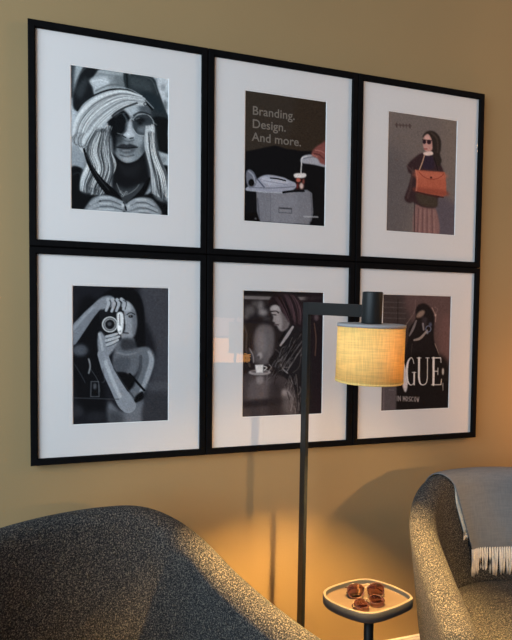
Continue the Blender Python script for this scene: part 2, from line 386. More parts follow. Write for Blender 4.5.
    a.oval((300, 244), 20, 9, (28, 31, 34), 4, .85); a.oval((300, 256), 9, 6, (20, 22, 24), 3, .7); a.poly([(290, 274), (326, 262), (338, 276), (316, 292), (296, 290)], (132, 138, 142), 5, .75); a.line([(284, 240), (296, 236)], 4, (150, 156, 158), 2, .5)
    a.line([(214, 292), (236, 296), (254, 284), (262, 262), (262, 240)], 2.6, (150, 155, 157), 1.2, .75); a.line([(206, 234), (224, 220), (246, 218)], 2.4, (104, 110, 112), 1.2, .6)
    a.line([(274, 240), (292, 224), (324, 222), (346, 242), (350, 262), (342, 288), (318, 302), (290, 298), (274, 276)], 2.8, (178, 183, 184), 1.2, .8)
    a.line([(262, 246), (268, 238), (276, 244)], 3, (180, 184, 185), 1.2, .8); a.line([(276, 226), (302, 214), (338, 224)], 6, (38, 41, 44), 3, .75); a.line([(346, 250), (362, 262)], 4, (150, 154, 155), 1.6, .6)
    # nose, mouth, chin
    a.poly([(254, 250), (266, 246), (272, 280), (282, 302), (266, 312), (240, 306), (234, 298), (248, 282)], (186, 191, 194), 4, .95); a.line([(246, 258), (244, 284), (232, 300)], 5, (84, 88, 92), 3, .7)
    a.line([(234, 302), (246, 308)], 5, (46, 49, 52), 2, .9); a.line([(262, 312), (274, 310)], 5, (56, 60, 63), 2, .9); a.oval((258, 298), 8, 6, (214, 218, 219), 4, .7); a.line([(240, 318), (256, 324), (276, 318)], 6, (100, 105, 108), 4, .7)
    a.poly([(212, 344), (234, 332), (250, 336), (262, 332), (290, 344), (266, 350), (236, 350)], (58, 61, 65), 2, .97)
    a.poly([(218, 350), (256, 352), (286, 347), (268, 366), (236, 366)], (96, 100, 104), 3, .95); a.line([(234, 358), (262, 358)], 4, (158, 163, 165), 3, .7)
    a.line([(212, 345), (250, 349), (290, 345)], 3.5, (20, 22, 24), 1.5); a.line([(226, 374), (250, 380), (276, 374)], 6, (78, 82, 86), 4, .7)
    a.poly([(232, 384), (268, 382), (274, 394), (246, 400)], (170, 175, 178), 6, .8); a.line([(202, 378), (224, 398), (250, 408), (290, 396), (318, 366), (334, 336)], 8, (20, 22, 25), 5, .85)
    # band of the cap over the brow
    a.line([(66, 208), (92, 176), (132, 150), (190, 130), (250, 132), (300, 158), (345, 205)], 6, (16, 20, 22), 1.5)
    a.line([(130, 144), (190, 124), (252, 126), (302, 152), (350, 200)], 3.5, (168, 174, 176), 1.6, .7)
    # blonde hair swept over the forehead
    a.poly([(92, 180), (140, 150), (195, 136), (262, 138), (316, 170), (318, 190), (280, 180), (235, 202), (196, 226), (160, 262), (110, 330), (56, 330), (54, 262), (70, 214)], (158, 163, 165), 3)
    a.poly([(58, 300), (130, 270), (190, 300), (196, 400), (190, 500), (150, 520), (100, 516), (76, 500), (86, 420), (96, 350)], (132, 137, 140), 5, .95)
    a.poly([(324, 280), (352, 262), (366, 350), (398, 450), (406, 545), (352, 530), (330, 420), (318, 350)], (122, 127, 130), 5, .9)
    G = ((206, 210, 210), (190, 194, 195), (168, 172, 174)); D = ((96, 100, 103), (66, 70, 73), (44, 47, 50)); W = ((222, 225, 224),)
    fr = ([(312, 158), (230, 136), (130, 168), (66, 240), (52, 320)], [(318, 188), (250, 190), (190, 232), (140, 280), (104, 345)])
    for n, cols, wd in ((40, G, (5, 12)), (12, D, (2, 5)), (14, W, (2, 5))): a.hair(*fr, n, cols, wd, 13, .55)
    a.hair([(110, 290), (80, 340), (106, 400), (84, 460), (78, 508)], [(190, 262), (176, 330), (204, 400), (186, 460), (150, 524)], 60, G, (3, 9), 12, .8)
    a.hair([(130, 280), (96, 350), (116, 420), (96, 480), (90, 520)], [(196, 270), (190, 340), (206, 420), (190, 480), (176, 520)], 40, D, (2, 7), 12, .8)
    a.hair([(140, 290), (110, 360), (130, 430), (104, 490)], [(180, 290), (182, 360), (186, 430), (160, 510)], 16, W, (2, 4), 12, .8)
    a.hair([(70, 290), (48, 308), (54, 332), (78, 330)], [(96, 290), (84, 318), (92, 350), (116, 330)], 12, G + D, (2, 5), 5, .8)
    a.hair([(326, 270), (322, 340), (342, 430), (348, 520)], [(350, 262), (356, 350), (400, 450), (406, 548)], 50, G, (3, 8), 9, .8)
    a.hair([(330, 290), (336, 370), (352, 450), (366, 520)], [(350, 290), (364, 370), (398, 460), (396, 560)], 30, D, (2, 6), 9, .8)
    a.hair([(340, 290), (342, 370), (370, 450), (384, 520)], [(350, 290), (360, 370), (392, 460), (404, 540)], 9, W, (2, 4), 6, .8)
    a.line([(196, 228), (214, 212), (244, 196), (288, 180)], 7, (40, 43, 46), 4, .8); a.oval((320, 184), 6, 6, (40, 44, 46), 1.5, .9, ring=3)
    # dark strap held by the hands
    a.line([(90, 352), (112, 410), (150, 470), (195, 520), (228, 562)], [7, 15, 26, 38, 32], (15, 17, 20), 2)
    a.line([(98, 372), (136, 444), (184, 506)], 3, (96, 100, 102), 2, .6)
    a.line([(334, 462), (304, 518), (254, 566)], [10, 22, 26], (15, 17, 20), 2.5)
    # hands, finger by finger
    a.poly([(90, 596), (104, 556), (130, 530), (176, 524), (220, 538), (246, 556), (240, 584), (200, 594)], (128, 133, 136), 2.5)
    a.poly([(242, 574), (262, 546), (296, 532), (338, 536), (362, 558), (380, 596), (330, 608), (250, 592)], (128, 133, 136), 2.5)
    for q, w_ in (([(116, 556), (150, 536), (190, 536), (236, 556)], 15), ([(110, 574), (150, 558), (190, 558), (234, 572)], 14), ([(104, 590), (150, 578), (200, 580), (230, 586)], 13), ([(250, 562), (284, 544), (320, 544), (350, 560)], 15), ([(252, 578), (290, 564), (326, 566), (362, 582)], 14), ([(256, 594), (296, 584), (330, 586), (372, 600)], 12)):
        a.line(q, [w_*.8, w_, w_, w_*.75], (168, 173, 176), 5, .7); a.line([(x, y-w_*.2) for x, y in q[1:3]], w_*.4, (200, 204, 205), 5, .5); a.line([(x, y+w_*.55) for x, y in q[1:]], 3, (84, 88, 92), 3, .75)
    a.oval((150, 546), 4, 3, (50, 54, 56), 1.2, .8); a.line([(238, 552), (248, 580)], 6, (30, 33, 36), 2, .95); a.oval((236, 562), 7, 6, (218, 221, 222), 2.5, .8); a.oval((256, 566), 6, 6, (212, 215, 216), 2.5, .7)
    return a.mesh(1.4, 1.3)

def art_branding():
    a = Art([(245.5, 91.5), (326, 102.5), (325, 227), (245.5, 223.5)], (240, 88), 4.444, (60, 49, 38))
    a.poly([(0, 0), (230, 0), (215, 240), (120, 285), (0, 300)], (66, 60, 54), 14, .5)  # glass reflection painted into the print: brown upper ground, paler left patch
    a.poly([(-20, 300), (60, 285), (160, 262), (215, 278), (280, 285), (420, 285), (420, 660), (-20, 660)], (14, 14, 17), 2, 1, False)
    # hand tilting a tray, stream of milk
    a.poly([(272, 335), (284, 306), (330, 300), (400, 316), (400, 356), (330, 345)], (176, 176, 182), 2)
    a.line([(284, 318), (330, 310), (380, 322)], 5, (120, 120, 128), 2, .7)
    a.poly([(318, 300), (328, 276), (352, 256), (400, 235), (400, 335), (362, 340), (345, 318)], (140, 84, 78), 3)
    a.line([(330, 296), (352, 300), (372, 318)], 5, (92, 50, 48), 2, .8); a.line([(335, 280), (360, 284), (384, 300)], 5, (186, 128, 118), 2, .7); a.line([(322, 300), (345, 310)], 7, (178, 118, 108), 2, .8)
    a.line([(298, 308), (278, 316), (275, 345), (273, 384)], [6, 6, 5, 4], (214, 212, 212), .8)
    # glass
    a.poly([(244, 388), (294, 388), (288, 464), (252, 464)], (38, 22, 22), 1.2, 1, False)
    a.poly([(246, 386), (292, 384), (290, 402), (248, 404)], (232, 226, 222), 1.5)
    a.oval((262, 414), 10, 9, (196, 110, 92), 2); a.oval((276, 440), 9, 14, (226, 200, 190), 2.5, .95); a.oval((258, 440), 6, 12, (120, 50, 46), 2.5, .9); a.oval((284, 420), 5, 12, (150, 84, 74), 2, .9)
    # box
    a.poly([(78, 468), (150, 470), (300, 456), (322, 470), (328, 560), (316, 610), (96, 602), (82, 560)], (134, 134, 140), 1.5, 1, False)
    a.poly([(150, 475), (250, 468), (250, 600), (150, 600)], (150, 150, 156), 10, .5)
    a.line([(140, 470), (142, 600)], 3, (108, 108, 116), 2, .6); a.line([(84, 500), (94, 600)], 6, (88, 88, 96), 3, .7); a.line([(316, 470), (322, 560), (310, 606)], 5, (100, 100, 106), 2, .7)
    a.line([(178, 538), (234, 540), (234, 562), (178, 560), (178, 538)], 3.5, (92, 92, 98), 1, .9, False); a.line([(182, 541), (232, 543)], 5, (64, 64, 70), 1, .8)
    a.oval((82, 600), 12, 10, (10, 10, 12), 2); a.oval((322, 606), 8, 10, (10, 10, 12), 2); a.oval((76, 590), 5, 4, (150, 150, 154), 1.5, .7)
    # open magazine and rolled paper
    a.poly([(36, 452), (110, 396), (190, 402), (222, 416), (250, 428), (248, 452), (200, 470), (90, 468), (30, 462)], (168, 170, 182), 1.5)
    a.poly([(100, 404), (180, 408), (228, 424), (160, 440), (120, 436)], (196, 198, 208), 4, .8)
    a.line([(70, 400), (96, 430), (112, 448)], 6, (84, 88, 104), 2, .8); a.line([(60, 452), (150, 452), (245, 444)], 4, (112, 114, 124), 1.5, .8); a.line([(36, 464), (110, 470), (190, 472)], 5, (190, 192, 198), 1.5, .8)
    a.line([(140, 408), (170, 410), (206, 418)], 6, (22, 22, 26), 1.2); a.line([(110, 420), (215, 436)], 3, (134, 136, 150), 1.5, .7)
    a.poly([(34, 380), (52, 372), (72, 392), (78, 430), (66, 450), (46, 452), (34, 425)], (120, 122, 132), 1.5); a.line([(44, 380), (64, 398), (72, 430)], 6, (176, 178, 188), 2, .8)
    a.oval((56, 430), 13, 16, (10, 10, 12), 1.2)
    a.line([(196, 470), (236, 464), (286, 462)], 9, (16, 16, 20), 1)
    # small illegible credit line
    for i in range(7): a.line([(288 + i*9, 575), (293 + i*9, 576)], 7, (176, 176, 178), 1.2, .75)
    T = (118, 110, 101)
    return a.mesh(1.0, 1.1, (('Branding.', .028, -.088, 0.0470, 0.98, T), ('Design.', .028, -.138, 0.0470, 0.98, T), ('And more.', .028, -.188, 0.0470, 0.98, T)))

def art_handbag():
    a = Art([(390, 111), (457.5, 120.5), (453.5, 235), (387, 232)], (382, 106), 4.775, (108, 98, 93))
    a.poly([(-20, 200), (150, 300), (110, 640), (-20, 640)], (90, 84, 84), 30, .8); a.poly([(290, -10), (400, -10), (400, 300), (320, 300)], (116, 104, 94), 25, .6)
    a.poly([(250, 440), (345, 470), (335, 620), (240, 620)], (78, 72, 84), 12, .7)
    # tiny blurred masthead of five letters
    for x, w_, k in ((76, 7, 1), (92, 6, .7), (107, 6, .7), (122, 5, .7), (138, 7, 1)):
        a.line([(x, 82 + x*.05), (x+1, 98 + x*.05)], w_*.8, (62, 48, 46), 3.2, .85*k)
    a.line([(72, 92), (144, 96)], 7, (72, 58, 55), 3, .6)
    # skirt
    a.poly([(166, 470), (250, 478), (268, 620), (158, 618)], (128, 96, 92), 3)
    for x in (176, 196, 216, 238): a.line([(x, 490), (x-3 + (x-200)*.12, 612)], 5, (96, 70, 68), 2.5, .8); a.line([(x+9, 500), (x+7 + (x-200)*.12, 612)], 5, (152, 118, 110), 3, .6)
    a.line([(158, 440), (156, 612)], 5, (58, 44, 44), 2, .8)
    # coat
    a.poly([(196, 226), (160, 248), (126, 284), (130, 318), (142, 334), (128, 390), (110, 446), (132, 466), (152, 462), (164, 470), (205, 486), (258, 484), (268, 440), (298, 400), (296, 320), (272, 262), (246, 232)], (52, 36, 38), 2.5)
    a.poly([(166, 420), (250, 430), (262, 480), (190, 474)], (66, 58, 46), 5, .8); a.line([(150, 300), (142, 380), (126, 440)], 10, (74, 54, 52), 5, .7); a.poly([(206, 240), (244, 240), (250, 300), (200, 300)], (44, 34, 48), 4, .9)
    a.line([(124, 290), (150, 312), (170, 318)], 8, (84, 64, 62), 3, .6)
    # hair and face
    a.poly([(196, 150), (212, 126), (238, 118), (264, 130), (282, 160), (284, 200), (278, 230), (286, 262), (272, 290), (254, 266), (242, 232), (232, 200), (226, 140), (204, 148)], (44, 36, 32), 2)
    a.line([(240, 130), (266, 160), (268, 220)], 8, (74, 60, 52), 4, .6)
    a.poly([(202, 158), (214, 138), (226, 136), (240, 160), (244, 200), (238, 214), (218, 222), (206, 208), (200, 190)], (182, 138, 128), 1.8)
    a.poly([(208, 146), (224, 140), (232, 160), (210, 164)], (206, 166, 156), 3, .8)
    a.oval((206, 172), 8, 11, (40, 26, 34), 1.2); a.oval((228, 173), 10, 11, (42, 26, 34), 1.2); a.line([(196, 162), (240, 166)], 3, (40, 26, 30), 1)
    a.line([(206, 206), (218, 206)], 5, (150, 72, 72), 1.5, .9)
    a.poly([(202, 224), (240, 218), (246, 232), (226, 238), (206, 236)], (222, 198, 186), 1.5)
    # handbag
    a.line([(206, 236), (196, 270), (182, 306)], 5, (176, 140, 118), 1.2); a.line([(250, 250), (262, 284), (268, 312)], 4, (30, 22, 24), 1.2)
    a.poly([(164, 308), (230, 312), (300, 316), (306, 370), (306, 424), (290, 432), (220, 420), (164, 410), (166, 360)], (168, 90, 68), 1.6, 1, False)
    a.poly([(168, 314), (298, 322), (300, 345), (170, 345)], (184, 104, 82), 6, .7); a.poly([(166, 390), (304, 405), (304, 430), (166, 412)], (128, 62, 48), 5, .7)
    a.line([(180, 318), (206, 342), (240, 352), (275, 342), (296, 324)], 3, (130, 56, 42), 1, .9); a.oval((236, 343), 5, 5, (60, 24, 22), 1)
    a.line([(164, 310), (172, 350), (166, 408)], 7, (190, 116, 94), 2.5, .7); a.line([(166, 412), (230, 428), (292, 436)], 6, (60, 30, 28), 2.5, .8)
    return a.mesh(1.15, 1.0)

def art_camera():
    a = Art([(73, 287), (169.5, 290.5), (168, 421.5), (73, 425.5)], (68, 282), 4.327, (34, 35, 40))
    a.poly([(320, 10), (450, 10), (450, 640), (300, 640), (340, 480), (380, 300), (330, 150)], (72, 73, 78), 10)
    a.poly([(330, 440), (450, 440), (450, 470), (340, 475)], (88, 89, 93), 5, .6); a.poly([(330, 500), (450, 500), (450, 640), (310, 640)], (54, 55, 59), 10, .6)
    # hair
    a.poly([(160, 60), (200, 36), (250, 30), (300, 52), (328, 110), (334, 200), (334, 280), (300, 288), (284, 262), (290, 200), (276, 110), (220, 84), (130, 130), (100, 240), (70, 330), (60, 200), (100, 110)], (15, 16, 19), 3)
    a.poly([(60, 90), (140, 110), (150, 330), (160, 560), (60, 560), (20, 340)], (17, 18, 21), 8)
    # raised forearm
    a.line([(10, 250), (50, 205), (95, 150), (140, 104)], [70, 56, 44, 34], (122, 126, 132), 4); a.line([(18, 220), (70, 160), (120, 112)], 12, (152, 156, 160), 6, .7)
    a.oval((55, 302), 34, 26, (88, 92, 98), 7, .95)
    # face, neck, chest
    a.poly([(236, 104), (262, 94), (288, 120), (300, 166), (298, 210), (286, 244), (264, 266), (240, 262), (228, 220), (234, 160)], (142, 146, 150), 3)
    a.poly([(238, 100), (264, 96), (274, 130), (246, 134)], (176, 180, 183), 4, .8)
    a.poly([(280, 130), (300, 160), (298, 215), (284, 245)], (98, 101, 106), 4, .7)
    a.line([(258, 150), (274, 142), (292, 150)], 5, (40, 42, 46), 1.5, .9); a.oval((274, 158), 10, 6, (24, 25, 28), 1.5); a.oval((272, 157), 3, 2, (170, 172, 174), 1)
    a.line([(250, 160), (252, 190), (244, 204)], 7, (170, 174, 176), 3, .7); a.line([(240, 228), (262, 230)], 7, (72, 70, 76), 2, .9)
    a.poly([(228, 258), (284, 250), (296, 290), (330, 300), (320, 340), (290, 410), (230, 410), (198, 380), (200, 310)], (104, 107, 112), 4)
    a.poly([(236, 256), (290, 262), (296, 292), (236, 300)], (50, 52, 56), 5, .8); a.line([(214, 312), (260, 322), (320, 306)], 8, (134, 138, 142), 4, .7); a.poly([(205, 340), (270, 340), (250, 400), (205, 385)], (78, 81, 86), 6, .7)
    # shoulder and upper arm
    a.poly([(300, 300), (338, 288), (366, 306), (376, 345), (362, 400), (336, 470), (300, 540), (262, 562), (236, 530), (262, 470), (300, 410), (312, 350)], (108, 112, 117), 3.5)
    a.line([(352, 310), (362, 350), (342, 420), (310, 490)], [14, 22, 22, 12], (158, 162, 166), 8, .85); a.line([(316, 330), (312, 390), (280, 460)], 14, (70, 73, 78), 6, .75)
    # belly
    a.poly([(176, 520), (240, 566), (322, 510), (318, 570), (306, 625), (190, 625)], (112, 115, 120), 7); a.poly([(180, 560), (240, 580), (230, 625), (180, 625)], (66, 68, 72), 10, .8)
    # bra
    a.poly([(200, 404), (240, 396), (270, 410), (290, 436), (262, 480), (236, 470)], (16, 16, 19), 3); a.poly([(292, 500), (322, 478), (326, 505), (310, 520), (286, 526)], (16, 16, 19), 2.5)
    a.line([(268, 404), (298, 438), (330, 474)], 10, (14, 14, 17), 1.2)
    # front forearm
    a.line([(152, 320), (176, 390), (212, 460), (246, 520), (262, 540)], [44, 50, 58, 70, 66], (140, 144, 149), 3); a.line([(160, 340), (190, 420), (225, 500)], 16, (176, 180, 183), 7, .75)
    a.line([(180, 400), (226, 468), (276, 520)], 8, (84, 86, 91), 4, .0)
    a.line([(200, 380), (245, 450), (290, 510)], 6, (60, 62, 66), 3, .7)
    # camera
    a.poly([(146, 128), (232, 118), (244, 140), (244, 226), (156, 236), (148, 200)], (30, 31, 34), 2)
    a.oval((184, 192), 32, 32, (120, 122, 124), 2); a.oval((184, 192), 32, 32, (196, 198, 198), 1.2, 1, ring=4); a.oval((184, 192), 22, 22, (26, 27, 30), 2); a.oval((184, 192), 22, 22, (150, 152, 153), 1, .9, ring=3); a.oval((182, 190), 9, 9, (84, 86, 90), 2)
    a.poly([(214, 146), (236, 140), (244, 168), (238, 226), (220, 232), (216, 190)], (206, 208, 208), 2); a.line([(226, 150), (228, 224)], 4, (90, 92, 95), 1.2, .8); a.oval((224, 208), 9, 12, (232, 233, 232), 2)
    # upper hand with fingers over the camera
    a.poly([(112, 118), (140, 80), (180, 68), (206, 82), (200, 112), (150, 128)], (132, 136, 141), 3)
    for p0, p1, p2 in (((176, 84), (180, 104), (168, 132)), ((196, 84), (204, 104), (192, 136)), ((216, 86), (224, 104), (212, 134)), ((234, 84), (248, 100), (242, 128))):
        a.line([p0, p1, p2], [15, 15, 11], (164, 168, 172), 1.5); a.line([(p0[0]+8, p0[1]+4), (p1[0]+8, p1[1]), (p2[0]+8, p2[1])], 4, (46, 48, 51), 1.5, .85)
    # lower hand
    a.poly([(132, 236), (146, 222), (168, 246), (200, 236), (222, 244), (214, 280), (176, 330), (150, 350), (132, 300)], (136, 140, 145), 3)
    for q in ([(168, 244), (196, 238), (214, 232)], [(166, 262), (200, 252), (224, 244)], [(170, 280), (196, 270), (218, 258)]):
        a.line(q, [10, 13, 9], (170, 174, 177), 1.5); a.line([(x, y+8) for x, y in q], 3, (52, 54, 58), 1.3, .85)
    a.line([(138, 232), (146, 262), (152, 300)], 10, (168, 172, 175), 3, .8)
    # counter clutter, blurred
    a.line([(92, 340), (98, 370), (92, 400)], 7, (150, 152, 154), 3, .8); a.line([(98, 380), (130, 430), (140, 480)], 3, (110, 112, 115), 2, .6)
    a.line([(30, 360), (60, 410), (76, 440)], 4, (84, 86, 90), 2.5, .6); a.line([(152, 380), (160, 430), (150, 440)], 4, (86, 88, 92), 2, .6)
    a.line([(102, 436), (134, 436), (136, 500), (100, 500), (102, 436)], 4, (104, 106, 110), 2, .8, False); a.oval((118, 456), 8, 14, (120, 122, 125), 3, .7)
    a.line([(20, 505), (110, 508), (220, 512)], 5, (78, 80, 84), 3, .7); a.oval((40, 560), 30, 24, (58, 59, 63), 9, .8); a.oval((120, 580), 40, 20, (48, 49, 53), 9, .8)
    return a.mesh(1.45, 1.22)

def art_cafe():
    a = Art([(245, 293), (323, 295.5), (321, 415), (242.5, 418)], (238, 288), 4.776, (38, 32, 33))
    a.line([(36, 58), (160, 62), (300, 64), (410, 60)], 14, (128, 120, 118), 4, .8); a.line([(30, 34), (410, 42)], 16, (22, 18, 20), 3)
    for c, rx, ry, g in (((62, 118), 26, 24, 96), ((112, 96), 16, 24, 124), ((124, 128), 22, 16, 150), ((86, 86), 14, 14, 90), ((46, 150), 12, 16, 110), ((140, 160), 18, 8, 84)):
        a.oval(c, rx, ry, (g, g-6, g-8), 7, .85)
    a.poly([(35, 160), (150, 168), (150, 200), (35, 200)], (34, 28, 30), 8, .8)
    a.poly([(320, 60), (410, 60), (410, 610), (320, 610)], (30, 22, 26), 10, .9); a.line([(362, 180), (370, 250), (366, 330)], 5, (120, 88, 70), 3, .6); a.oval((372, 152), 10, 16, (108, 92, 96), 4, .7)
    # steam over the cup
    a.poly([(110, 186), (160, 190), (176, 240), (168, 320), (140, 370), (100, 360), (80, 290), (84, 225)], (98, 92, 92), 6); a.poly([(96, 230), (130, 220), (140, 300), (104, 320)], (122, 116, 116), 9, .7)
    # table
    a.poly([(25, 424), (200, 424), (300, 470), (310, 625), (25, 625)], (64, 57, 58), 5); a.poly([(60, 450), (150, 440), (170, 540), (60, 560)], (96, 88, 88), 12, .9); a.poly([(30, 545), (200, 530), (200, 560), (30, 575)], (38, 33, 35), 6, .9)
    a.oval((222, 506), 16, 18, (164, 156, 154), 6, .8); a.poly([(150, 470), (200, 470), (200, 620), (150, 620)], (42, 37, 39), 9, .7)
    # jacket
    a.poly([(236, 200), (262, 186), (300, 196), (345, 240), (345, 600), (290, 600), (262, 470), (205, 420), (165, 380), (150, 350), (190, 300), (214, 250)], (30, 27, 29), 3)
    a.line([(262, 196), (236, 236), (204, 282)], [10, 14, 8], (148, 142, 142), 2.5); a.line([(236, 190), (212, 240), (196, 262)], 7, (16, 15, 17), 2)
    for q, g in (([(306, 262), (270, 310), (214, 392)], 92), ([(312, 285), (280, 330), (232, 406)], 112), ([(300, 230), (262, 280), (220, 350)], 74), ([(206, 372), (216, 394), (236, 412)], 140), ([(302, 300), (292, 380), (262, 410)], 60), ([(250, 430), (262, 480), (270, 580)], 92), ([(276, 420), (284, 500), (290, 590)], 74), ([(240, 500), (262, 540), (250, 590)], 128), ([(180, 300), (200, 320), (190, 350)], 60)):
        a.line(q, 6, (g, g-5, g-5), 2, .8)
    a.poly([(210, 520), (250, 500), (276, 560), (250, 610), (220, 590)], (104, 98, 98), 9, .5)
    for k in range(60):
        t = a.rnd.random(); x = 300 - 130*t + a.rnd.uniform(-20, 20); y = 240 + 150*t + a.rnd.uniform(-50, 60); g = a.rnd.choice((20, 24, 64, 84, 110, 130))
        a.line([(x, y), (x - a.rnd.uniform(6, 16), y + a.rnd.uniform(10, 26)), (x - a.rnd.uniform(14, 30), y + a.rnd.uniform(24, 50))], a.rnd.uniform(2, 5), (g, g-5, g-5), 2, .55)
    for k in range(50):
        x = a.rnd.uniform(225, 300); y = a.rnd.uniform(420, 590); g = a.rnd.choice((20, 28, 74, 100, 124))
        a.line([(x, y), (x + a.rnd.uniform(-6, 8), y + 18), (x + a.rnd.uniform(-8, 12), y + 36)], a.rnd.uniform(2, 6), (g, g-5, g-5), 2.5, .5)
    # face
    a.poly([(158, 104), (180, 92), (204, 104), (226, 134), (246, 160), (240, 196), (214, 216), (196, 206), (188, 190), (176, 186), (180, 176), (168, 168), (172, 150), (160, 126)], (146, 138, 136), 2.5)
    a.poly([(204, 120), (246, 160), (236, 200), (210, 214), (214, 170)], (90, 82, 82), 5, .8); a.line([(160, 124), (184, 122), (196, 130)], 6, (36, 30, 32), 2, .9); a.line([(166, 138), (184, 140)], 5, (46, 38, 40), 2, .8); a.line([(178, 184), (196, 186)], 5, (74, 58, 60), 1.5, .9)
    a.poly([(176, 98), (200, 104), (196, 118), (164, 114)], (178, 170, 168), 4, .7)
    # hair
    a.poly([(150, 98), (158, 62), (186, 38), (236, 32), (284, 54), (308, 104), (314, 160), (300, 200), (268, 190), (250, 178), (236, 150), (212, 126), (200, 96), (172, 90)], (32, 24, 27), 2.5)
    a.hair([(200, 44), (214, 70), (232, 110), (252, 160)], [(270, 48), (296, 90), (306, 140), (300, 190)], 30, ((104, 78, 84), (74, 54, 58), (20, 16, 18), (14, 11, 13)), (3, 7), 6, .75)
    a.hair([(170, 60), (190, 90), (214, 130), (238, 172)], [(240, 40), (262, 80), (272, 130), (278, 190)], 16, ((92, 68, 74), (22, 17, 19)), (3, 6), 5, .6)
    # hand and cup
    a.poly([(66, 300), (100, 318), (124, 340), (118, 370), (92, 368), (70, 350), (56, 300)], (84, 78, 78), 4, .8); a.line([(60, 296), (76, 330), (78, 362)], 4, (150, 144, 142), 1.8, .8)
    a.oval((108, 330), 12, 16, (170, 164, 160), 3, .7); a.oval((102, 338), 6, 8, (60, 54, 56), 2, .8)
    a.oval((106, 408), 52, 13, (158, 152, 150), 2); a.oval((106, 405), 42, 7, (70, 64, 66), 2.5, .8)
    a.poly([(84, 372), (124, 372), (121, 410), (90, 410)], (206, 202, 198), 1.5, 1, False); a.line([(126, 380), (140, 386), (128, 398)], 4, (190, 186, 182), 1.2)
    a.poly([(92, 430), (122, 430), (118, 460), (94, 460)], (140, 133, 132), 4, .8); a.line([(150, 372), (160, 384), (148, 404)], 4, (140, 134, 132), 1.8, .8)
    a.line([(34, 190), (48, 230), (44, 300), (60, 380)], 7, (96, 84, 74), 4, .6)
    return a.mesh(1.3, 1.05)

